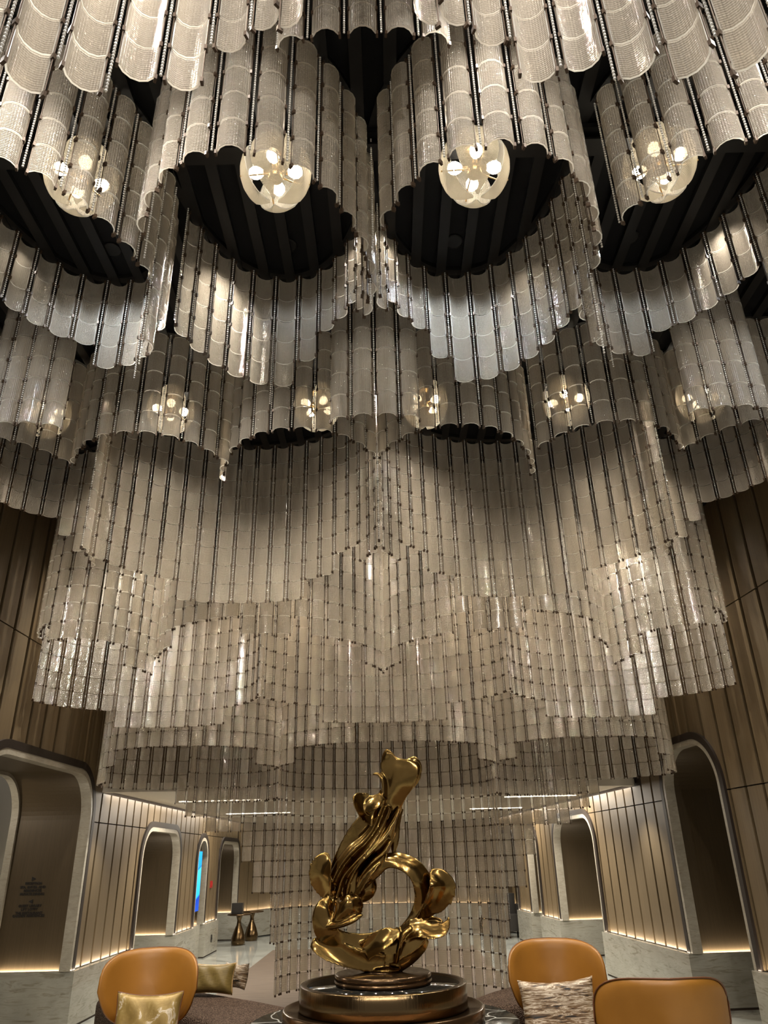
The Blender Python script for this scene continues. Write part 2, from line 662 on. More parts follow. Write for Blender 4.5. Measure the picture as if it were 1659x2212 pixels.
# end wall beyond the glass column
ew = MB()
pts = [(-3.5, 18.4), (-2.9, 19.4), (-1.6, 20.3), (1.0, 20.4), (2.38, 19.2), (2.75, 18.5)]
for (x0, y0), (x1, y1) in zip(pts[:-1], pts[1:]):
    ew.hexa([(x0, y0, 0), (x1, y1, 0), (x1, y1 + .2, 0), (x0, y0 + .2, 0), (x0, y0, ZLOW + .2), (x1, y1, ZLOW + .2), (x1, y1 + .2, ZLOW + .2), (x0, y0 + .2, ZLOW + .2)])
ew = ew.build('wall_back', M['joint'])
fix_normals(ew)
ew['kind'] = 'structure'
for (x0, y0), (x1, y1) in zip(pts[:-1], pts[1:]):
    L = math.hypot(x1 - x0, y1 - y0)
    d = Vector((x1 - x0, y1 - y0, 0)) / L
    nrm = Vector((d.y, -d.x, 0))
    if nrm.y > 0:
        nrm = -nrm
    P3 = lambda p, q: tuple(Vector((x0, y0, 0)) + d * p[0] + nrm * q + Vector((0, 0, p[1])))
    nb = max(1, int(L / .31))
    for i in range(nb):
        a, b = L * i / nb, L * (i + 1) / nb - .016
        o = MB().prism([(a, PL + .01), (b, PL + .01), (b, ZLOW - .03), (a, ZLOW - .03)], P3, .03, 0).build('board', M['oak'], ew)
        fix_normals(o)
    o = MB().prism([(0, .02), (L, .02), (L, PL), (0, PL)], P3, .09, 0).build('plinth', M['plinth'], ew)
    fix_normals(o)
    mid = Vector((x0, y0, 0)) + d * L / 2
    lamp_light('plinth_led', 'AREA', mid + nrm * .06 + Vector((0, 0, PL + .005)), 1.0 * L, WARM, target=mid + Vector((0, 0, PL + .5)), size=(.02, .02))
    bpy.data.objects[COL.objects[-1].name].data.size = L

# low ceiling of the passage behind, with its header wall
lc = MB().prism([(-3.5, 9.48), (-1.75, 9.70), (-1.75, 11.2), (1.5, 11.2), (1.5, 10.1), (3.2, 10.33), (2.4, 20.6), (-3.5, 20.6)],
                lambda p, z: (p[0], p[1], z), ZLOW, ZLOW + .06).build('ceiling_passage', M['white'])
fix_normals(lc)
lc['kind'] = 'structure'
hp = [(-3.46, 9.45), (-1.7, 9.67), (-1.7, 11.15), (1.45, 11.15), (1.45, 10.07), (3.17, 10.30)]
hw, fa = MB(), MB()
for (x0, y0), (x1, y1) in zip(hp[:-1], hp[1:]):
    d = Vector((x1 - x0, y1 - y0, 0)).normalized()
    q = Vector((-d.y, d.x, 0))
    for mb, z0, z1, o0, o1 in ((hw, ZLOW + .07, ZC, 0, .1), (fa, ZLOW - .03, ZLOW + .07, -.02, .12)):
        A, B = Vector((x0, y0, 0)), Vector((x1, y1, 0))
        ps = [A + q * o0, B + q * o0, B + q * o1, A + q * o1]
        mb.hexa([(p.x, p.y, z0) for p in ps] + [(p.x, p.y, z1) for p in ps])
hw = hw.build('wall_header', M['oak'])
fix_normals(hw)
hw['kind'] = 'structure'
fa = fa.build('trim_1', M['white'])
fix_normals(fa)
fa['kind'] = 'structure'
# coves along the passage walls and linear lights in its ceiling
for side, s0, s1 in (('left', 9.5, 18.4), ('right', 10.4, 18.6)):
    c = (s0 + s1) / 2
    p0 = Vector(wall_pt(side, c, -.10, ZLOW - .012))
    p1 = Vector(wall_pt(side, c, .03, ZLOW - .5))
    li = lamp_light('cove_led', 'AREA', p0, 12, SOFT, target=p1, size=(.05, s1 - s0))
    d = p1 - p0
    yv = Vector(wall_pt(side, c + 1, 0, 0)) - Vector(wall_pt(side, c, 0, 0))
    zax = -d.normalized()
    yax = (yv - zax * yv.dot(zax)).normalized()
    xax = yax.cross(zax)
    li.matrix_world = Matrix(((xax.x, yax.x, zax.x, p0[0]), (xax.y, yax.y, zax.y, p0[1]), (xax.z, yax.z, zax.z, p0[2]), (0, 0, 0, 1)))
for i, (x0, x1, y) in enumerate(((-3.1, -1.9, 11.6), (1.75, 2.85, 12.2), (-3.1, -1.9, 15.0), (1.5, 2.5, 15.2))):
    o = MB().box(x0, x1, y - .03, y + .03, ZLOW - .012, ZLOW).build('linear_light', M['led_white'])
    tag(o, ['thin white light line in the passage ceiling nearest on the screen side',
            'thin white light line in the passage ceiling by the bare arch wall',
            'second thin light line deeper in the passage on the screen side',
            'second thin light line deeper in the passage by the bare arch wall'][i], 'light')
    lamp_light('linear_lamp', 'AREA', ((x0 + x1) / 2, y, ZLOW - .02), 24, SOFT, target=((x0 + x1) / 2, y, 0), size=(x1 - x0, .06))
for x, y in ((-2.6, 17.2), (-.6, 18.4), (1.2, 18.3), (0, 14), (-.5, 12.4), (2.3, 11.3), (2.1, 13.6), (1.9, 16.2), (-2.7, 11.2), (-2.6, 13.6)):
    lamp_light('passage_fill', 'SPOT', (x, y, ZLOW - .02), 55, (1, .95, .86), .03, (x, y, 0), 120, .8)  # added spots without fittings, to brighten the passage floor

for x, y in ((-2.95, 9.3), (2.75, 10.0), (2.6, 7.6), (-2.7, 7.4)):
    lamp_light('edge_fill', 'SPOT', (x, y, 2.30 if y > 9 else 4.8), 45 if y > 9 else 90, (1, .95, .86), .03, (x * 1.02, y, 0), 100, .8)  # added spots without fittings, lighting the floor near the walls

# outer corridors seen through the first portals
for side, x in (('left', -5.4), ('right', 5.2)):
    o = MB().box(x - .05, x + .05, 2, 18, 0, 3.0).build('wall_outer_' + side, M['white'])
    o['kind'] = 'structure'
lamp_light('corridor_lamp', 'POINT', (-4.8, 8.0, 2.5), 14, SOFT, .05)

# ------------------------------------------------------------------ hanging glass curtains
CH, SAG, TH = .112, .034, .006


def tile_mesh(n, name, flat=False):
    R = (CH * CH / 4 + SAG * SAG) / (2 * SAG)
    half = math.asin(CH / 2 / R)
    vs, fs, mi, uv = [], [], [], []
    h = TILE - .006
    for rr in (R, R - TH):
        for z in (.003, .003 + h):
            for k in range(n + 1):
                a = -half + 2 * half * k / n
                vs.append((rr * math.sin(a), rr * math.cos(a) - (R - SAG), z))
    m = n + 1
    O0, O1, I0, I1 = 0, m, 2 * m, 3 * m
    for k in range(n):
        fs.append((O0 + k + 1, O0 + k, O1 + k, O1 + k + 1)); mi.append(0)
        fs.append((I0 + k, I0 + k + 1, I1 + k + 1, I1 + k)); mi.append(0)
        fs.append((O0 + k, O0 + k + 1, I0 + k + 1, I0 + k)); mi.append(1)
        fs.append((O1 + k + 1, O1 + k, I1 + k, I1 + k + 1)); mi.append(1)
    fs.append((O0, I0, I1, O1)); mi.append(1)
    fs.append((O0 + n, O1 + n, I1 + n, I0 + n)); mi.append(1)
    uvs = [((i % m) / n * .14, p[2]) for i, p in enumerate(vs)]
    nv = len(vs)                                    # the cut edges get vertices of their own, so they stay crisp
    vs, uvs = vs + vs, uvs + uvs
    fs = [tuple(q + nv for q in f) if k else f for f, k in zip(fs, mi)]
    return vs, fs, mi, uvs


def make_mesh(name, vs, fs, mi, uvs, mats, smooth=True):
    me = bpy.data.meshes.new(name)
    me.from_pydata(vs, [], fs)
    me.polygons.foreach_set('material_index', mi)
    me.polygons.foreach_set('use_smooth', [smooth and x == 0 for x in mi])
    if uvs is not None:
        ul = me.uv_layers.new(name='UVMap')
        idx = np.empty(len(me.loops), dtype=np.int32)
        me.loops.foreach_get('vertex_index', idx)
        ul.data.foreach_set('uv', np.asarray(uvs, dtype=np.float32)[idx].ravel())
    for mm in mats:
        me.materials.append(mm)
    me.update()
    return me


T5 = tile_mesh(5, 'glass_tile')
T4 = tile_mesh(4, 'glass_tile')
TILE_ME = make_mesh('glass_tile', *T5, [M['glass'], M['glass_edge']])


def rod_geo(n, side, clips=True, ns=5):
    """thin bronze rod along one edge of a strip of n tiles, with a clip at every joint"""
    mb = MB()
    x = side * (CH / 2 + .001)
    r = .0024
    top = n * TILE + (ZC - ZT)
    vs = [(x + r * math.cos(2 * math.pi * k / ns), -.006 + r * math.sin(2 * math.pi * k / ns), z) for z in (-.004, top) for k in range(ns)]
    mb.add(vs, [(k, (k + 1) % ns, ns + (k + 1) % ns, ns + k) for k in range(ns)], 0, True)
    if clips:
        for i in range(n + 1):
            z = i * TILE
            mb.box(x - .0045, x + .0045, -.012, .006, z - .010, z + .010)
    return mb


ROD_ME, CHAIN_ME = {}, {}


def rod_mesh(n, side):
    if (n, side) not in ROD_ME:
        me = rod_geo(n, side).mesh('rod')
        me.materials.append(M['rod'])
        ROD_ME[n, side] = me
    return ROD_ME[n, side]


ICO = None


def chain_geo(n, hi):
    global ICO
    L = n * TILE + (ZC - ZT)
    r, p = (.0056, .0145) if hi else (.0056, .0150)
    if hi:
        if ICO is None:
            bm = bmesh.new()
            bmesh.ops.create_icosphere(bm, subdivisions=1, radius=1)
            ICO = ([tuple(v.co) for v in bm.verts], [tuple(v.index for v in f.verts) for f in bm.faces])
            bm.free()
        bv, bf = ICO
    else:
        bv = [(1, 0, 0), (0, 1, 0), (-1, 0, 0), (0, -1, 0), (0, 0, 1), (0, 0, -1)]
        bf = [(0, 1, 4), (1, 2, 4), (2, 3, 4), (3, 0, 4), (1, 0, 5), (2, 1, 5), (3, 2, 5), (0, 3, 5)]
    k = int(L / p)
    bv = np.array(bv) * r
    zs = L - np.arange(k) * p - r
    v = (bv[None] + np.stack([np.zeros(k), np.zeros(k), zs], 1)[:, None]).reshape(-1, 3)
    f = (np.array(bf)[None] + (np.arange(k) * len(bv))[:, None, None]).reshape(-1, 3)
    return v, f


def fast_mesh(name, v, f, mat, smooth=True):
    me = bpy.data.meshes.new(name)
    me.from_pydata(v.tolist(), [], f.tolist())
    me.polygons.foreach_set('use_smooth', [smooth] * len(f))
    me.materials.append(mat)
    me.update()
    return me


def chain_mesh(n):
    if n not in CHAIN_ME:
        v, f = chain_geo(n, True)
        CHAIN_ME[n] = fast_mesh('bead_chain', v, f, M['bead'])
    return CHAIN_ME[n]


def lobe_curve(cx, hw, yc, D, sg, t0=-1., t1=1.):
    ph = np.linspace(math.asin(t0), math.asin(t1), 241)
    t = np.sin(ph)
    y = yc + sg * D * np.power(np.clip(1 - np.abs(t) ** 2.2, 0, 1), .6)
    return np.stack([cx + hw * t, y], 1)


# row key: phrase, lobes (centre, half width; mirrored when centre < -.2), y of the cusps, depth, which way it bulges (-1 near, +1 far),
# bottom edge: a height, or the line where its hem is seen
ROWS = [
    ('overhead', 'back curtain of the row overhead', [(-.53, .53, -1, .70), (-1.59, .53)], .67, .85, 1,
     [(-60, 150), (60, 156), (130, 165), (200, 178), (300, 175), (360, 168), (430, 130), (480, 105), (525, 82), (560, 50), (620, 20), (829, -30)]),
    ('notch', 'small convex curtain above the dark notch', [(0, .36)], 1.95, .07, -1, [(600, 94), (900, 92)]),
    ('first_front', 'front curtain of the four-lamp row', [(-.53, .53), (-1.59, .53)], 2.75, .72, -1, 4.10),
    ('first_back', 'back curtain of the four-lamp row', [(-.53, .53), (-1.59, .53)], 2.75, .85, 1,
     [(-40, 620), (45, 660), (105, 702), (165, 735), (230, 790), (300, 800), (340, 690), (385, 690), (420, 735), (455, 775), (500, 810), (550, 845),
      (600, 862), (640, 800), (655, 762), (725, 707), (757, 670), (800, 640)]),
    ('bridge', 'narrow curtain bridging two six-lamp cells', [(0, .27), (-2.12, .24)], 3.80, .08, -1, 3.95),
    ('second_front', 'front curtain of the six-lamp row', [(-.53, .59, -1, .88), (-1.59, .59, -.88, .92), (-2.65, .59, -.88, .88)], 4.83, .72, -1, 4.05),
    ('second_back', 'back curtain of the six-lamp row', [(-1.06, 1.06), (-2.65, .53)], 4.85, .85, 1,
     [(-30, 1090), (15, 1105), (75, 1122), (120, 1132), (175, 1175), (190, 1200), (240, 1215), (300, 1232), (345, 1245), (390, 1257), (400, 1300),
      (665, 1303), (668, 1247), (700, 1245), (740, 1200), (810, 1180)]),
    ('third_front', 'front curtain of the third row', [(-1.06, 1.06), (-2.65, .53)], 6.95, .85, -1,
     [(-30, 1364), (60, 1365), (105, 1369), (160, 1373), (205, 1382), (245, 1388), (270, 1440), (300, 1450), (330, 1460), (345, 1400), (375, 1375),
      (420, 1362), (440, 1352), (665, 1352), (685, 1357), (730, 1367), (760, 1373), (775, 1400), (790, 1430), (806, 1445)]),
    ('third_back', 'back curtain of the third row', [(-2.25, 1.06), (0, 1.19)], 7.02, .75, 1,
     [(60, 1500), (95, 1512), (118, 1521), (147, 1528), (178, 1534), (200, 1538), (258, 1543), (262, 1581), (470, 1578), (478, 1537), (525, 1528),
      (562, 1496), (575, 1500), (600, 1510), (640, 1520), (695, 1531), (700, 1567), (810, 1568)]),
    ('fourth_front', 'front curtain of the fourth row', [(-2.2, .98), (0, 1.20)], 8.72, .70, -1,
     [(200, 1690), (225, 1683), (245, 1650), (262, 1628), (310, 1622), (345, 1621), (480, 1620), (535, 1624), (560, 1628), (566, 1662), (595, 1667),
      (611, 1668), (625, 1650), (640, 1622), (680, 1616), (725, 1612), (810, 1606)]),
    ('fourth_back', 'back curtain of the fourth row', [(-2.2, .98)], 8.74, .55, 1,
     [(200, 1684), (240, 1689), (275, 1693), (330, 1695), (360, 1696), (380, 1724), (640, 1724)]),
    ('fringe', 'sparse low fringe beside the glass column', [(-1.75, .52)], 8.95, .30, 1,
     [(400, 1779), (520, 1785), (524, 1849), (550, 1849), (556, 1944), (577, 1944), (590, 2058)]),
    ('column', 'long glass column behind the sculpture', [(0, 1.20)], 9.0, .80, 1,
     [(560, 1944), (577, 2058), (583, 2058), (586, 2150), (700, 2160), (1100, 2165)]),
]
ROW_OF = {'notch': 'lens', }


def interp(line, x):
    return float(np.interp(x, [p[0] for p in line], [p[1] for p in line]))


def hem_height(x, y, spec):
    if isinstance(spec, (int, float)):
        return spec
    if x > XC:
        x = 2 * XC - x
    lo, hi = .06, 4.8
    for _ in range(26):
        mid = (lo + hi) / 2
        p = proj(x, y, mid)
        if p is None:
            return 4.0
        if p[1] > interp(spec, p[0]):
            lo = mid
        else:
            hi = mid
    return (lo + hi) / 2


def in_frame(x, y, z0, z1):
    for k in range(9):
        p = proj(x, y, z0 + (z1 - z0) * k / 8)
        if p and -50 < p[0] < 1709 and -30 < p[1] < 2240:
            return True
    return False


def both_sides(lobes):
    full = []
    for l in lobes:
        c, hw, t0, t1 = l if len(l) == 4 else (*l, -1., 1.)
        full.append((XC + c, hw, t0, t1))
        if c < -.2:
            full.append((XC - c, hw, -t1, -t0))
    return sorted(full)


STRIPS, CHAINS = [], []
for key, phrase, lobes, yc, D, sg, hem in ROWS:
    for cx, hw, t0, t1 in both_sides(lobes):
        cv = lobe_curve(cx, hw, yc, D, sg, t0, t1)
        seg = np.hypot(*np.diff(cv, axis=0).T)
        acc = np.concatenate([[0], np.cumsum(seg)])
        n = max(2, int(round(acc[-1] / .148)))
        for i in range(2 * n + 1):
            s = acc[-1] * i / (2 * n)
            if i == 0:
                s = .012
            if i == 2 * n:
                s = acc[-1] - .012
            x, y = np.interp(s, acc, cv[:, 0]), np.interp(s, acc, cv[:, 1])
            s1, s0 = min(s + .03, acc[-1]), max(s - .03, 0)
            tx, ty = np.interp(s1, acc, cv[:, 0]) - np.interp(s0, acc, cv[:, 0]), np.interp(s1, acc, cv[:, 1]) - np.interp(s0, acc, cv[:, 1])
            nx, ny = -ty, tx                                       # outward normal of the bulge
            if ny * sg < 0 or (abs(ny) < 1e-6):
                nx, ny = -nx, -ny
            if abs(x - cx) > .02 and nx * (x - cx) < -1e-6 and abs(ny) < .3 * abs(nx):
                nx, ny = -nx, -ny
            rz = math.atan2(-nx, ny)
            zb = hem_height(x, y, hem)
            k = max(2, int(round((ZT - zb) / TILE)))
            if ZT - k * TILE < .08:
                k -= 1
            zb = ZT - k * TILE
            if i % 2:
                if any(q[0] == key and math.hypot(q[2] - x, q[3] - y) < .076 for q in STRIPS):
                    continue
                if in_frame(x, y, zb, ZT):
                    STRIPS.append([key, phrase, x, y, zb, rz, k])
            elif in_frame(x, y, zb, ZT):
                CHAINS.append([key, phrase, x, y, zb, rz, k, i in (0, 2 * n)])


def size_rank(s):
    zmid = s[4] + .3
    zc = s[3] * cP + (zmid - EYE) * sP
    return zc + (6 if s[0] == 'overhead' and abs(s[2]) > 9 else 0)


def ordinal(n):
    return '%d%s' % (n, 'th' if 10 <= n % 100 <= 20 else {1: 'st', 2: 'nd', 3: 'rd'}.get(n % 10, 'th'))


for lst, word in ((STRIPS, 'strip'), (CHAINS, 'chain')):
    byrow = {}
    for s in lst:
        byrow.setdefault(s[0], []).append(s)
    for key, ss in byrow.items():
        ss.sort(key=lambda s: proj(s[2], s[3], 4.4)[0])
        for i, s in enumerate(ss):
            s.append(i + 1)
ranked = sorted(STRIPS, key=size_rank)
near, far = ranked[:298], ranked[298:]
near.sort(key=lambda s: (s[3], s[2]))
for key, phrase, x, y, zb, rz, k, idx in near:
    e = empty('glass_strip', (x, y, zb), rz)
    tag(e, 'ribbed glass strip, %s from left in the %s' % (ordinal(idx), phrase), 'glass strip', 'ribbed glass strips of the ' + phrase)
    for i in range(k):
        o = bpy.data.objects.new('glass_tile', TILE_ME)
        o.parent = e
        o.location = (0, 0, i * TILE)
        o.rotation_euler = (random.gauss(0, .006), 0, random.gauss(0, .02))
        COL.objects.link(o)
    for sd in (-1, 1):
        o = bpy.data.objects.new('rod', rod_mesh(k, sd))
        o.parent = e
        COL.objects.link(o)

byrow = {}
for s in far:
    byrow.setdefault(s[0], []).append(s)
tv, tf, tmi, tuv = T4
tv = np.array(tv)
for key, ss in byrow.items():
    V, F, MI, UV, RV, RF = [], [], [], [], [], []
    nb = rb = 0
    for _, phrase, x, y, zb, rz, k, idx in ss:
        c, s_ = math.cos(rz), math.sin(rz)
        Rm = np.array([[c, -s_, 0], [s_, c, 0], [0, 0, 1]])
        for i in range(k):
            V.append((tv + [0, 0, i * TILE]) @ Rm.T + [x, y, zb])
            F += [tuple(q + nb for q in f) for f in tf]
            MI += tmi
            UV += tuv
            nb += len(tv)
        for sd in (-1, 1):
            g = rod_geo(k, sd, True, 4)
            RV.append(np.array(g.v) @ Rm.T + [x, y, zb])
            RF += [tuple(q + rb for q in f) for f in g.f]
            rb += len(g.v)
    e = empty('glass_curtain', (0, 0, 0))
    tag(e, 'many slim ribbed glass strips making the ' + ss[0][1], 'glass curtain', None, 'stuff')
    o = link('glass_tiles', make_mesh('glass_tiles', np.concatenate(V).tolist(), F, MI, UV, [M['glass'], M['glass_edge']]), None, e)
    o['kind'] = 'stuff'
    me = bpy.data.meshes.new('rods')
    me.from_pydata(np.concatenate(RV).tolist(), [], RF)
    o = link('rods', me, M['rod'], e)
    o['kind'] = 'stuff'

ranked = sorted(CHAINS, key=size_rank)
near, far = ranked[:290], ranked[290:]
for key, phrase, x, y, zb, rz, k, endc, idx in near:
    o = link('bead_chain', chain_mesh(k), None, None, (x, y, zb))
    tag(o, 'crystal bead chain, %s from left in the %s' % (ordinal(idx), phrase), 'bead chain', 'crystal bead chains of the ' + phrase)
V, F, nb = [], [], 0
for key, phrase, x, y, zb, rz, k, endc, idx in far:
    v, f = chain_geo(k, False)
    V.append(v + [x, y, zb])
    F.append(f + nb)
    nb += len(v)
if V:
    o = link('bead_chains', fast_mesh('bead_chains', np.concatenate(V), np.concatenate(F), M['bead']))
    tag(o, 'crystal bead chains hanging among the lower glass curtains', 'bead chain', None, 'stuff')

# black curved tracks the curtains hang from
for key, phrase, lobes, yc, D, sg, hem in ROWS:
    mb = MB()
    for cx, hw, t0, t1 in both_sides(lobes):
        cv = lobe_curve(cx, hw, yc, D, sg, t0, t1)[::8]
        for (x0, y0), (x1, y1) in zip(cv[:-1], cv[1:]):
            d = Vector((x1 - x0, y1 - y0, 0))
            if d.length < 1e-5:
                continue
            q = Vector((-d.y, d.x, 0)).normalized() * .022
            ps = [(x0 - q.x, y0 - q.y), (x1 - q.x, y1 - q.y), (x1 + q.x, y1 + q.y), (x0 + q.x, y0 + q.y)]
            mb.hexa([(*p, ZC - .03) for p in ps] + [(*p, ZC + .001) for p in ps])
    mb.build('curtain_track', M['steel'], ce)
# ring and glowing lens added at each spot within the frame
DL = MB().lathe([(.045, .0), (.055, .0), (.055, .012), (.045, .012)], 16).mesh('added_downlight_ring')
LENS = MB().lathe([(.001, .0), (.032, .0), (.032, .006)], 12).mesh('added_downlight_lens')
for i, (x, y, e, c) in enumerate(DOWNLIGHT_FILLS):
    if y < 1 or not in_frame(x, y, ZC - .02, ZC):
        continue
    o = link('added_downlight_ring', DL, M['steel'], ce, (x, y, ZC - .012))
    o = link('added_downlight_lens', LENS, M['lens'], ce, (x, y, ZC - .006))

# ------------------------------------------------------------------ globe lamps of four glass petals
def petal_mesh():
    R, vs, fs, uv = .172, [], [], []
    nu, nv = 12, 12
    for sh in (0, .006):
        for j in range(nv + 1):
            th = math.pi * (.13 + .80 * j / nv)
            wdt = .55 * math.sin(math.pi * (j / nv) ** .85) ** .6 + .10
            for i in range(nu + 1):
                ph = (i / nu - .5) * 2 * wdt
                r = (R - sh) * (1 + .03 * math.cos(ph * 2))
                vs.append((r * math.sin(th) * math.cos(ph), r * math.sin(th) * math.sin(ph), 1.15 * r * math.cos(th)))
                uv.append((ph * R, th * R))
    m = nu + 1
    o2 = m * (nv + 1)
    mi = []
    for j in range(nv):
        for i in range(nu):
            a = j * m + i
            fs.append((a, a + m, a + m + 1, a + 1)); mi.append(0)
            fs.append((o2 + a, o2 + a + 1, o2 + a + m + 1, o2 + a + m)); mi.append(0)
    rim = [j * m for j in range(nv + 1)] + [nv * m + i for i in range(1, m)] + [j * m + nu for j in range(nv - 1, -1, -1)] + [i for i in range(nu - 1, 0, -1)]
    for a, b in zip(rim, rim[1:] + rim[:1]):
        fs.append((a, b, o2 + b, o2 + a)); mi.append(1)
    return make_mesh('petal', vs, fs, mi, uv, [M['petal'], M['glass_edge']])


PETAL = petal_mesh()
BULB = MB().lathe([(.001, .036), (.018, .032), (.030, .014), (.032, -.004), (.024, -.024), (.014, -.036)], 14).mesh('bulb')
HUB = MB().lathe([(.001, -.05), (.034, -.05), (.036, -.045), (.036, .03), (.02, .05), (.008, .055), (.008, .17)], 16).mesh('hub')
ARM = MB().tube([(0, 0, 0), (.045, 0, 0)], .013, 10).tube([(.045, 0, 0), (.068, 0, 0)], .017, 10).tube([(.0, .012, -.02), (.09, .03, -.05), (.15, .03, -.055)], .004, 6).mesh('arm')
SCREW = MB().lathe([(.001, -.003), (.006, -.003), (.006, .004), (.001, .004)], 8).mesh('screw')


def globe_lamp(x, y, z, rot, label, group):
    e = empty('globe_lamp', (x, y, z), rot)
    tag(e, label, 'ceiling lamp', group)
    link('hub', HUB, M['brass'], e)
    for k in range(4):
        a = k * math.pi / 2
        p = link('petal', PETAL, None, e, (0, 0, 0), a)
        p.rotation_euler = (0.0, .10, a)
        link('arm', ARM, M['brass'], e, (.02 * math.cos(a), .02 * math.sin(a), 0), a)
        b = link('bulb', BULB, M['bulb'], e, (.098 * math.cos(a), .098 * math.sin(a), 0))
        b.rotation_euler = (0, math.pi / 2, a)
        for zz in (-.085,):
            s = link('screw', SCREW, M['plate'], p, (math.sqrt(.166 ** 2 - zz ** 2), 0, zz))
            s.rotation_euler = (0, math.pi / 2 - .5, 0)
    st = MB().tube([(0, 0, .16), (0, 0, ZC - .12 - z)], .008, 8).lathe([(.001, ZC - .125 - z - .012), (.045, ZC - .125 - z - .012), (.045, ZC - .125 - z)], 14).build('stem', M['brass'], e)
    lamp_light('globe_lamp_glow', 'POINT', (x, y, z - .02), 15.0, (1, .86, .66), .03)


ordw = ['first', 'second', 'third', 'fourth', 'fifth', 'sixth']
for i, (x, rot) in enumerate(((-1.47, .55), (-.50, 0), (.49, 0), (1.415, -.55))):
    globe_lamp(x, 2.63, 4.66, rot, 'lit globe lamp of four dimpled glass petals, %s from left in the near row' % ordw[i], 'globe lamps of the near row')
for i, x in enumerate((-2.54, -1.60, -.49, .33, 1.40, 2.42)):
    globe_lamp(x, 4.75, 4.66, .3 * i, 'lit petal globe lamp half hidden by glass, %s from left in the far row' % ordw[i], 'globe lamps of the far row')

# ------------------------------------------------------------------ table, stand and golden sculpture
TX, TY = -.09, 6.60
e = empty('round_table', (TX, TY, 0))
tag(e, 'round black marble table with white veins under the golden sculpture', 'table')
MB().lathe([(.001, .40), (.98, .40), (1.0, .41), (1.0, .445), (.99, .45), (.001, .45)], 64).build('table_top', M['black_marble'], e)
MB().lathe([(.001, 0), (.55, 0), (.55, .03), (.40, .08), (.36, .40), (.001, .40)], 40).build('table_base', M['bronze_dark'], e)
e = empty('display_stand', (TX, TY, .45))
tag(e, 'two-tier round bronze stand with black glossy top under the sculpture', 'stand')
MB().lathe([(.001, 0), (.75, 0), (.755, .012), (.755, .085), (.745, .092), (.725, .092), (.72, .078), (.001, .078)], 64).build('lower_tier', M['bronze_dark'], e)
MB().lathe([(.001, .078), (.625, .078), (.63, .085), (.63, .238), (.622, .245), (.585, .245), (.578, .232), (.001, .232)], 72).build('upper_tier', M['bronze'], e)
MB().lathe([(.001, .231), (.576, .231), (.576, .2335), (.001, .2335)], 64).build('black_inlay', M['black_gloss'], e)

SY = 6.60


def zp(x, y, dy=0.):
    """point of the 3.07x enlargement used for measuring the sculpture"""
    return at_y(560 + x / 3.0722, 1560 + y / 3.0722, SY + dy)


PX = 1 / 3.0722 / 1600 * 5.75


def smooth_path(pts, n):
    P = np.array(pts, float)
    k = len(P)
    out = []
    for i in range(k - 1):
        p0, p1, p2, p3 = P[max(i - 1, 0)], P[i], P[i + 1], P[min(i + 2, k - 1)]
        for t in np.linspace(0, 1, n, endpoint=(i == k - 2)):
            out.append(.5 * (2 * p1 + (p2 - p0) * t + (2 * p0 - 5 * p1 + 4 * p2 - p3) * t * t + (3 * p1 - p0 - 3 * p2 + p3) * t ** 3))
    return np.array(out)


def ribbon(mb, pts, curl=.25, th=.030, tilt=.0):
    """pts: x, y (enlargement pixels), depth, half width (pixels), twist (degrees)"""
    P = smooth_path(pts, 7)
    C = [zp(p[0], p[1], p[2]) for p in P]
    nu = 10
    rings = []
    for i, p in enumerate(P):
        T = (C[min(i + 1, len(C) - 1)] - C[max(i - 1, 0)]).normalized()
        side = T.cross(Vector((0, 1, 0))).normalized()
        nor = side.cross(T).normalized()
        a = math.radians(p[4])
        B = side * math.cos(a) + nor * math.sin(a)
        Nn = T.cross(B).normalized()
        w = max(p[3], 4) * PX
        rg = []
        for k in range(2 * nu):
            phi = 2 * math.pi * k / (2 * nu)
            u = math.cos(phi)
            tt = min(max(th, .026), w * .7)
            rg.append(C[i] + B * (w * u) + Nn * (curl * w * (u * u - .5) * 1.2 + tt * math.sin(phi) * (.35 + .65 * (1 - u * u))))
        rings.append(rg)
    n = 2 * nu
    vs = [q for r in rings for q in r]
    fs = []
    for i in range(len(rings) - 1):
        for k in range(n):
            fs.append((i * n + k, i * n + (k + 1) % n, (i + 1) * n + (k + 1) % n, (i + 1) * n + k))
    fs.append(tuple(range(n))[::-1])
    fs.append(tuple((len(rings) - 1) * n + k for k in range(n)))
    mb.add(vs, fs, 0, True)


sc = MB()
# main rising body and head
ribbon(sc, [(560, 1185, .0, 40, 15), (560, 1120, .0, 105, 12), (590, 1020, .0, 138, 8), (640, 925, .0, 152, 0), (688, 840, .01, 160, -8), (730, 765, .01, 158, -12), (775, 685, .01, 140, -14),
            (818, 600, .0, 118, -12), (866, 520, -.01, 98, -6), (900, 450, -.03, 100, 2), (925, 385, -.05, 122, 8), (940, 320, -.06, 134, 10), (950, 275, -.06, 122, 10), (955, 245, -.06, 86, 10)], .18, .055)
ribbon(sc, [(455, 1180, -.05, 24, 55), (475, 1060, -.07, 30, 50), (530, 940, -.08, 34, 45), (610, 840, -.08, 36, 40), (690, 770, -.07, 34, 40), (750, 690, -.07, 30, 45), (790, 600, -.07, 26, 50), (830, 500, -.07, 22, 50)], .4, .03)
ribbon(sc, [(575, 1180, -.06, 18, 60), (590, 1070, -.075, 22, 60), (650, 950, -.08, 26, 55), (740, 850, -.08, 28, 50), (830, 750, -.07, 28, 40), (890, 650, -.06, 26, 40), (930, 570, -.05, 16, 40)], .4, .028)
ribbon(sc, [(640, 1120, -.03, 16, 60), (670, 1020, -.05, 22, 60), (740, 930, -.06, 26, 50), (820, 860, -.05, 26, 40), (870, 780, -.04, 20, 30)], .4, .028)
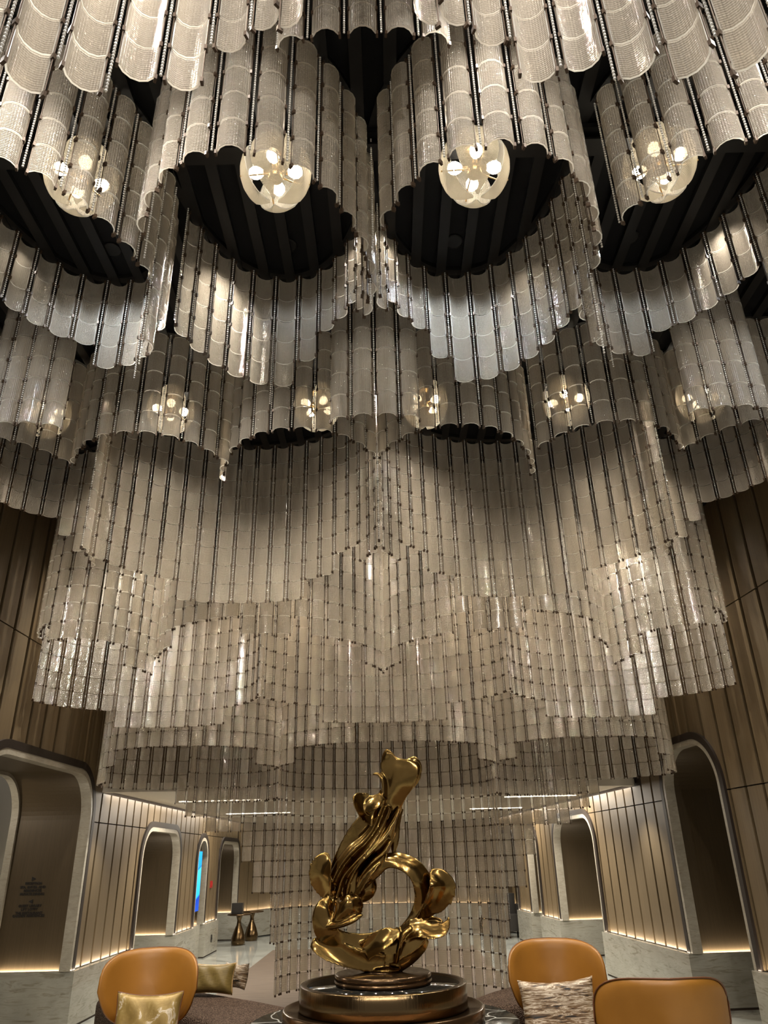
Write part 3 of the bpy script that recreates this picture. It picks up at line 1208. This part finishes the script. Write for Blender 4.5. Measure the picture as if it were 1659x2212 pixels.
ribbon(sc, [(890, 400, -.05, 50, 10), (872, 310, -.06, 72, 10), (860, 245, -.062, 60, 10), (850, 200, -.07, 34, 10), (850, 176, -.07, 10, 10)], .30, .035)
ribbon(sc, [(965, 430, -.04, 60, 0), (1000, 350, -.06, 82, 0), (1020, 285, -.07, 70, 0), (1030, 245, -.07, 44, 0), (1036, 226, -.07, 14, 0)], .30, .035)
ribbon(sc, [(505, 1200, -.07, 30, 60), (540, 1040, -.08, 38, 60), (620, 930, -.08, 40, 50), (720, 820, -.07, 36, 40), (800, 700, -.06, 30, 40), (860, 560, -.06, 26, 40)], .5, .025)
ribbon(sc, [(590, 1130, .06, 60, 0), (665, 990, .06, 90, 0), (770, 860, .05, 85, -10), (860, 730, .05, 55, -20), (905, 610, .05, 38, -30), (945, 555, .05, 14, -30)], .3, .05)
ribbon(sc, [(620, 1150, -.03, 50, 30), (690, 1010, -.04, 60, 20), (790, 880, -.03, 50, 10), (850, 760, -.02, 30, 0)], .5, .03)
ribbon(sc, [(890, 880, .09, 14, 10), (900, 780, .10, 34, 10), (912, 660, .10, 32, 10), (945, 570, .10, 20, 0)], .3, .02)
# side petal and hook by the head
ribbon(sc, [(790, 690, -.05, 34, -10), (742, 620, -.07, 74, -20), (700, 565, -.10, 96, -30), (662, 520, -.12, 78, -35), (632, 482, -.13, 26, -35)], .55, .02)
ribbon(sc, [(710, 595, -.09, 34, 20), (760, 540, -.10, 52, 20), (815, 485, -.08, 26, 10)], .5, .02)
ribbon(sc, [(752, 348, -.07, 9, 10), (790, 345, -.07, 16, 20), (822, 385, -.07, 24, 30), (832, 470, -.06, 26, 40), (818, 570, -.05, 24, 50), (770, 690, -.05, 18, 60)], .3, .02)
# flare on the left
ribbon(sc, [(480, 1195, -.04, 18, 30), (432, 1100, -.07, 66, 25), (408, 1010, -.09, 84, 15), (424, 930, -.09, 70, 10), (452, 868, -.07, 20, 0)], .5, .02)
# ring
ribbon(sc, [(660, 1080, .02, 50, 0), (760, 985, .0, 56, 10), (845, 925, -.02, 52, 22), (945, 930, -.03, 64, 30), (1035, 988, -.03, 72, 26), (1083, 1080, -.02, 74, 18),
            (1082, 1190, .0, 60, 10), (1040, 1290, .02, 48, 0), (965, 1375, .02, 36, 0), (880, 1460, .02, 40, 0)], .35, .05)
ribbon(sc, [(1035, 1340, -.03, 16, -20), (1110, 1255, -.06, 54, -30), (1180, 1165, -.09, 104, -32), (1208, 1085, -.10, 106, -28), (1175, 1020, -.08, 66, -20), (1135, 985, -.06, 16, -20)], .45, .02)
# round bud, cupped leaf
ribbon(sc, [(640, 1190, .10, 20, 0), (690, 1140, .10, 58, 0), (725, 1090, .10, 64, 0), (745, 1035, .10, 34, 0), (750, 1010, .10, 8, 0)], .2, .07)
ribbon(sc, [(500, 1330, -.10, 22, 20), (550, 1275, -.14, 84, 10), (592, 1220, -.15, 102, 0), (588, 1175, -.14, 76, 0), (575, 1150, -.13, 14, 0)], -.45, .018)
ribbon(sc, [(450, 1355, -.13, 18, 50), (530, 1345, -.17, 26, 55), (620, 1310, -.19, 28, 55), (688, 1275, -.18, 12, 40)], .3, .02)
# lower left roll and bowl
ribbon(sc, [(475, 1180, -.05, 40, 20), (438, 1240, -.09, 72, 15), (425, 1310, -.10, 76, 5), (450, 1390, -.10, 76, -10), (520, 1455, -.07, 78, -10), (650, 1500, -.04, 92, 0),
            (790, 1505, -.02, 104, 0), (910, 1480, -.02, 96, 10), (1020, 1440, -.03, 78, 20), (1095, 1405, -.03, 44, 20)], .35, .06)
ribbon(sc, [(348, 1462, -.08, 30, 20), (420, 1490, -.10, 66, 20), (530, 1540, -.10, 66, 10), (690, 1585, -.07, 58, 0), (830, 1600, -.05, 50, 0)], .45, .025)
ribbon(sc, [(560, 1545, .03, 34, 0), (700, 1585, .04, 62, 0), (840, 1605, .03, 74, 0), (960, 1560, .02, 66, 0), (1060, 1480, .0, 56, 0), (1110, 1430, 0, 30, 0)], .3, .08)
ribbon(sc, [(700, 1520, -.08, 60, 10), (790, 1460, -.12, 66, 15), (860, 1420, -.12, 56, 20), (905, 1390, -.10, 34, 20), (915, 1355, -.08, 6, 20)], .5, .02)
ribbon(sc, [(905, 1600, -.07, 20, 70), (925, 1500, -.12, 26, 70), (950, 1410, -.13, 24, 60), (1010, 1360, -.12, 20, 50)], .3, .02)
ribbon(sc, [(940, 1415, -.08, 52, 30), (1040, 1370, -.12, 66, 32), (1130, 1390, -.14, 58, 32), (1210, 1380, -.14, 48, 30), (1250, 1330, -.12, 22, 20), (1256, 1285, -.10, 6, 10)], .5, .02)
ribbon(sc, [(1090, 1330, .03, 16, 0), (1150, 1310, .04, 24, 20), (1220, 1330, .02, 18, 20)], .4, .02)
bc = zp(835, 1625)
sc.lathe([(.02, .01), (.11, -.005), (.12, -.02), (.085, -.05)], 24, (bc.x, bc.y, bc.z))
sme = sc.mesh('sculpture_raw')
so = bpy.data.objects.new('sculpture_raw', sme)
COL.objects.link(so)
md = so.modifiers.new('r', 'REMESH')
md.mode = 'VOXEL'
md.voxel_size = .0072
md.use_smooth_shade = True
md = so.modifiers.new('s', 'SMOOTH')
md.factor, md.iterations = .5, 9
dg = bpy.context.evaluated_depsgraph_get()
baked = bpy.data.meshes.new_from_object(so.evaluated_get(dg))
bpy.data.objects.remove(so)
baked.name = 'sculpture'
zmin = min(v.co.z for v in baked.vertices)
e = empty('sculpture', (TX, TY, .6835))
tag(e, 'tall twisting golden sculpture of flame-like ribbons around an open ring', 'sculpture')
e2 = link('sculpture_body', baked, M['gold'], e)
baked.polygons.foreach_set('use_smooth', [True] * len(baked.polygons))
e2.location = (-TX, -TY, -.6835)
dz = zmin - .6835
MB().lathe([(.001, 0), (.355, 0), (.37, .01), (.37, .028), (.362, .030), (.366, .034), (.366, .068), (.355, .075), (.001, .075)], 56).build('base_disc', M['bronze_dark'], e)
MB().lathe([(.001, .07), (.13, .07), (.10, .085), (.075, .11), (.001, .12)], 24).build('neck', M['bronze_dark'], e)

# ------------------------------------------------------------------ lounge chairs
def se(t, p):
    return math.copysign(abs(math.sin(t)) ** p, math.sin(t)), math.copysign(abs(math.cos(t)) ** p, math.cos(t))


def chair(x, y, rz, label, hw=.375, ztop=.915):
    e = empty('lounge_chair', (x, y, 0), rz)
    tag(e, label, 'chair', 'orange leather lounge chairs')
    # local: seat faces -y, backrest at +y
    zc, hh = ztop - .26, .26
    nv, nr = 40, 8
    pos = lambda u, v, off: (hw * u, .30 - .30 * u * u + .05 * v + off, zc + hh * v)
    vs, fs = [], []
    outline = []
    for k in range(nv):
        t = 2 * math.pi * k / nv
        s, c = se(t, .52)
        if c < 0:
            s *= (1 - .22 * abs(c))
        outline.append((s, c))
    layers = [(0.02, -.032, 1), (.15, -.032, 1), (.3, -.032, 1), (.5, -.032, 1), (.7, -.032, 1), (.85, -.030, 1), (.96, -.020, 1), (1, 0, 1), (.96, .020, 1), (.85, .030, 1), (.7, .032, 1), (.5, .032, 1), (.3, .032, 1), (.15, .032, 1), (.02, .032, 1)]
    for f, off, _ in layers:
        for (u, v) in outline:
            vs.append(pos(u * f, v * f, off))
    for i in range(len(layers) - 1):
        for k in range(nv):
            fs.append((i * nv + k, i * nv + (k + 1) % nv, (i + 1) * nv + (k + 1) % nv, (i + 1) * nv + k))
    fs += [tuple(range(nv))[::-1], tuple((len(layers) - 1) * nv + k for k in range(nv))]
    o = MB().add(vs, fs, 0, True).build('backrest', M['leather'], e)
    fix_normals(o)
    loop = [pos(u * 1.0, v * 1.0, .012) for (u, v) in outline]
    MB().tube(loop + [loop[0]], .005, 5).build('piping', M['seam'], o)
    # seat shell and cushion
    mb = MB()
    prof = [(.001, .12), (.30, .12), (.355, .15), (.365, .19), (.35, .225), (.30, .235), (.001, .24)]
    mb.lathe(prof, 32, (0, -.05, 0))
    mb.build('seat', M['leather'], e)
    MB().lathe([(.001, 0), (.26, 0), (.26, .015), (.03, .03), (.03, .13), (.001, .13)], 24, (0, -.05, 0)).build('base', M['bronze_dark'], e)
    return e


chair(-1.92, 6.74, .10, 'orange leather lounge chair holding the gold patchy cushion')
chair(1.262, 6.74, -.06, 'orange leather lounge chair holding the brown streaked cushion')
chair(1.60, 5.35, math.pi - .08, 'orange leather lounge chair seen from behind, closest to the camera', .40, .885)


def pillow(name, loc, rot, w, h, t, mat, label, piping=None):
    n = 18
    vs, fs = [], []
    for sgn in (1, -1):
        for j in range(n + 1):
            for i in range(n + 1):
                u, v = i / n * 2 - 1, j / n * 2 - 1
                pin = 1 - .15 * (1 - u * u) * abs(v) ** 3
                pin2 = 1 - .07 * (1 - v * v) * abs(u) ** 3
                puff = ((1 - u ** 4) * (1 - v ** 4)) ** .5
                wr = .006 * math.sin(9 * u + 4 * v) * puff
                vs.append((w / 2 * u * pin2, sgn * (t / 2 * puff + .004) + wr, h / 2 * v * pin))
    m = (n + 1) ** 2
    for j in range(n):
        for i in range(n):
            a = j * (n + 1) + i
            fs.append((a, a + 1, a + n + 2, a + n + 1))
            fs.append((m + a, m + a + n + 1, m + a + n + 2, m + a + 1))
    rim = [i for i in range(n + 1)] + [j * (n + 1) + n for j in range(1, n + 1)] + [n * (n + 1) + i for i in range(n - 1, -1, -1)] + [j * (n + 1) for j in range(n - 1, 0, -1)]
    for a, b in zip(rim, rim[1:] + rim[:1]):
        fs.append((a, m + a, m + b, b))
    mb = MB().add(vs, fs, 0, True)
    o = mb.build(name, mat)
    fix_normals(o)
    o.location, o.rotation_euler = loc, rot
    tag(o, label, 'cushion')
    if piping:
        pts = [((Vector(vs[a]) + Vector(vs[m + a])) / 2) for a in rim]
        MB().tube(pts + [pts[0]], .006, 5).build('piping', piping, o)
    return o


pillow('cushion', (-1.895, 6.72, .452), (-.20, 0.02, .08), .50, .40, .13, M['gold_patch'], 'gold cushion with pale flaked patches and dark piping on orange chair', M['seam'])
pillow('cushion', (1.245, 6.72, .468), (-.20, -.04, -.06), .58, .42, .14, M['streak'], 'brown, cream and black streaked cushion on orange chair')

# ------------------------------------------------------------------ boucle benches behind the table
def bench(poly, label):
    bm = bmesh.new()
    vs = [bm.verts.new((x, y, .06)) for x, y in poly]
    f = bm.faces.new(vs)
    r = bmesh.ops.extrude_face_region(bm, geom=[f])
    top = [v for v in r['geom'] if isinstance(v, bmesh.types.BMVert)]
    bmesh.ops.translate(bm, verts=top, vec=(0, 0, .36))
    bmesh.ops.recalc_face_normals(bm, faces=bm.faces)
    ed = [e for e in bm.edges if all(v.co.z > .3 for v in e.verts)]
    bmesh.ops.bevel(bm, geom=ed, offset=.07, segments=4, profile=.5, affect='EDGES')
    bmesh.ops.triangulate(bm, faces=[f for f in bm.faces if len(f.verts) > 4])
    me = bpy.data.meshes.new('seat')
    bm.to_mesh(me)
    bm.free()
    me.polygons.foreach_set('use_smooth', [True] * len(me.polygons))
    cx, cy_ = sum(p[0] for p in poly) / len(poly), sum(p[1] for p in poly) / len(poly)
    e = empty('curved_bench', (cx, cy_, 0))
    tag(e, label, 'bench')
    link('seat', me, M['boucle'], e, (-cx, -cy_, 0))
    pc = smooth_path([(x, y, 0) for x, y in poly], 2)
    MB().prism([(cx + (x - cx) * .9, cy_ + (y - cy_) * .9) for x, y in poly], lambda p, z: (p[0] - cx, p[1] - cy_, z), 0, .065).build('base', M['dark_bronze'], e)


bench([(-.78, 7.36), (-1.22, 7.83), (-1.58, 8.16), (-1.94, 8.50), (-2.45, 8.86), (-2.85, 8.70), (-2.80, 8.2), (-2.35, 7.72), (-1.80, 7.34), (-1.48, 6.95), (-1.34, 6.45),
       (-1.25, 6.25), (-1.13, 6.45), (-1.10, 6.85), (-1.0, 7.12)], 'brown boucle bench curving past the chair with the gold cushions')
bench([(.52, 7.50), (.66, 7.70), (.86, 8.02), (1.09, 8.33), (1.5, 8.75), (1.95, 8.70), (1.95, 8.2), (1.55, 7.72), (1.1, 7.35), (.80, 7.22), (.62, 7.36)],
      'brown boucle bench behind the chair with the streaked cushion')
pillow('cushion', (-1.72, 8.12, .556), (-.25, 0, -.18), .45, .25, .17, M['gold_weave'], 'woven olive gold cushion with piped edge on the boucle bench', M['brass'])
pillow('cushion', (-1.54, 8.36, .545), (-.25, 0, -.5), .28, .22, .12, M['streak'], 'cream streaked cushion peeking out behind the olive gold cushion')

# ------------------------------------------------------------------ things along the passage
def pedestal(x, y, label, h=.56, r=.13):
    e = empty('side_table', (x, y, 0))
    tag(e, label, 'side table')
    MB().lathe([(.001, h - .025), (.24, h - .025), (.25, h - .015), (.24, h), (.001, h)], 24).build('table_top', M['bronze_dark'], e)
    MB().lathe([(.001, 0), (r, 0), (r * 1.1, .05), (r * 1.1, .12), (r * .8, .24), (r * .38, .36), (r * .30, .44), (r * .5, h - .04), (r * .9, h - .02), (.001, h - .02)], 20).build('pedestal', M['bronze'], e)
    return e


pedestal(-3.18, 17.35, 'slim bronze hourglass side table carrying a dark box by the passage wall')
pedestal(-3.06, 18.2, 'dark hourglass side table beneath the last arch on the screen side')
pedestal(2.02, 18.75, 'dark hourglass side table beside the black armchair')
o = MB().box(-.11, .11, -.08, .08, 0, .20).box(-.09, .09, -.09, -.08, .02, .18, 0).build('box', M['plate'])
o.location = (-3.22, 17.33, .56)
tag(o, 'small dark box standing on the bronze side table', 'box')
e = empty('armchair', (2.33, 17.65, 0))
tag(e, 'black armchair half hidden behind the marble plinth', 'chair')
MB().box(-.26, .26, -.25, .25, .12, .42).build('seat', M['plate'], e)
MB().box(-.26, .26, .2, .3, .42, .80).build('backrest', M['plate'], e)
for sx in (-1, 1):
    MB().box(sx * .29 - .04, sx * .29 + .04, -.25, .28, .12, .60).build('armrest', M['plate'], e)
    for sy in (-1, 1):
        MB().box(sx * .27 - .015, sx * .27 + .015, sy * .22 - .015, sy * .22 + .015, 0, .13).build('leg', M['plate'], e)

# blue screen in the narrow arch
a, b, zt, r = OPEN['left'][2]
m, nt, out = mat_new('screen_picture')
em = N(nt, 'ShaderNodeEmission')
em.inputs[1].default_value = .8
tc = N(nt, 'ShaderNodeTexCoord')
sp = N(nt, 'ShaderNodeSeparateXYZ')
nt.links.new(tc.outputs['Generated'], sp.inputs[0])
cv = math_node(nt, 'SUBTRACT', sp.outputs[2], math_node(nt, 'MULTIPLY', sp.outputs[1], .12))
cc = ramp(nt, cv, [(0.0, (.02, .07, .42)), (.13, (.015, .05, .38)), (.17, (.03, .42, .92)), (.62, (.06, .50, .92)), (.635, (.01, .09, .45)), (.655, (.02, .30, .85)), (1, (.03, .38, .9))])
cc.node.color_ramp.interpolation = 'LINEAR'
nt.links.new(cc, em.inputs[0])
nt.links.new(em.outputs[0], out.inputs[0])
MB().box(LX - .30, LX - .17, a, b, 0, zt).build('niche_panel', M['panel'], bpy.data.objects['wall_left'])
MB().box(LX - .30, LX - .02, a + .03, b - .03, 0, PL).build('plinth', M['plinth'], bpy.data.objects['wall_left'])
e = empty('wall_screen', (LX - .02, 14.70, .74))
tag(e, 'tall blue lit screen inside the narrow arch', 'screen')
MB().box(-.15, .0, -.24, .24, 0, 1.0).build('screen_frame', M['plate'], e)
MB().box(.0, .006, -.22, .22, .02, .98).build('display', m, e)
tag(MB().box(LX - .0, LX + .03, 15.62, 15.74, 1.10, 1.22).box(LX + .03, LX + .04, 15.65, 15.71, 1.13, 1.19).build('alarm_button', M['red']), 'small red call point on the boards beyond the blue screen', 'alarm')


def plate(pos, ax, w, h, label):
    e = empty('outlet_plate', pos)
    tag(e, label, 'outlet')
    if ax == 'y':
        MB().box(-w / 2, w / 2, -.012, 0, -h / 2, h / 2).build('cover', M['plate'], e)
        for k in (-1, 1):
            MB().box(k * w / 4 - .012, k * w / 4 + .012, -.018, -.012, -.02, .02).build('socket', M['ink'], e)
    else:
        MB().box(0, .012, -w / 2, w / 2, -h / 2, h / 2).build('cover', M['plate'], e)
        MB().box(.012, .018, -.012, .012, -.02, .02).build('socket', M['ink'], e)


plate((-3.90, 13.17 - .0, .14), 'y', .12, .10, 'dark socket plate low on the marble under the wide arch')
plate((LX + .07, 15.75, .26), 'x', .07, .12, 'dark switch plate on the marble plinth near the blue screen')

# lettering printed on the reveal of the first portal
a, b, zt, r = OPEN['left'][0]
ty = b - .022
tx = Matrix.Translation((0, 0, 0))


def letters(txt, px, py, size):
    p = at_y(px, py, ty - .003)
    cu = bpy.data.curves.new('lettering', 'FONT')
    cu.body = txt
    cu.size = size
    cu.align_x = 'CENTER'
    cu.align_y = 'CENTER'
    cu.extrude = .0008
    cu.space_character = 1.05
    cu.offset = .0015
    t = bpy.data.objects.new('lettering', cu)
    COL.objects.link(t)
    me = bpy.data.meshes.new_from_object(t.evaluated_get(bpy.context.evaluated_depsgraph_get()))
    bpy.data.objects.remove(t)
    o = bpy.data.objects.new('lettering', me)
    o.location = p
    o.rotation_euler = (math.pi / 2, 0, 0)
    me.materials.clear()
    me.materials.append(M['ink'])
    COL.objects.link(o)
    return o


e = empty('wayfinding_text', at_y(68, 1940, ty - .003))
tag(e, 'small dark wayfinding text with two arrows on the portal reveal', 'lettering')
LINES = [('RECEPTION', 72.5, 1908.5, .034), ('SPA, SUITES, AND', 71, 1916.5, .034), ('RESIDENCES', 70, 1924, .034), ('PRIVATE DINING', 69, 1931.5, .034),
         ('GUEST LIBRARY', 64.5, 1957, .034), ('LIFT LOBBY', 63, 1964.5, .034), ('THE RESTAURANT', 62, 1972.5, .034), ('GARDEN RESIDENCES', 61, 1978.5, .034)]
for t, px, py, s in LINES:
    o = letters(t, px, py, s)
    o.parent = e
    o.location = o.location - e.location
for px, py, dr in ((73, 1898.5, 1), (66.5, 1947.5, -1)):
    p = at_y(px, py, ty - .003) - e.location
    o = MB().prism([(-.022 * dr, -.022), (.026 * dr, 0), (-.022 * dr, .022)], lambda q, d: (p.x + q[0], p.y + d, p.z + q[1]), 0, .002).build('arrow', M['ink'], e)
    fix_normals(o)
print('strips', len(STRIPS), 'chains', len(CHAINS))
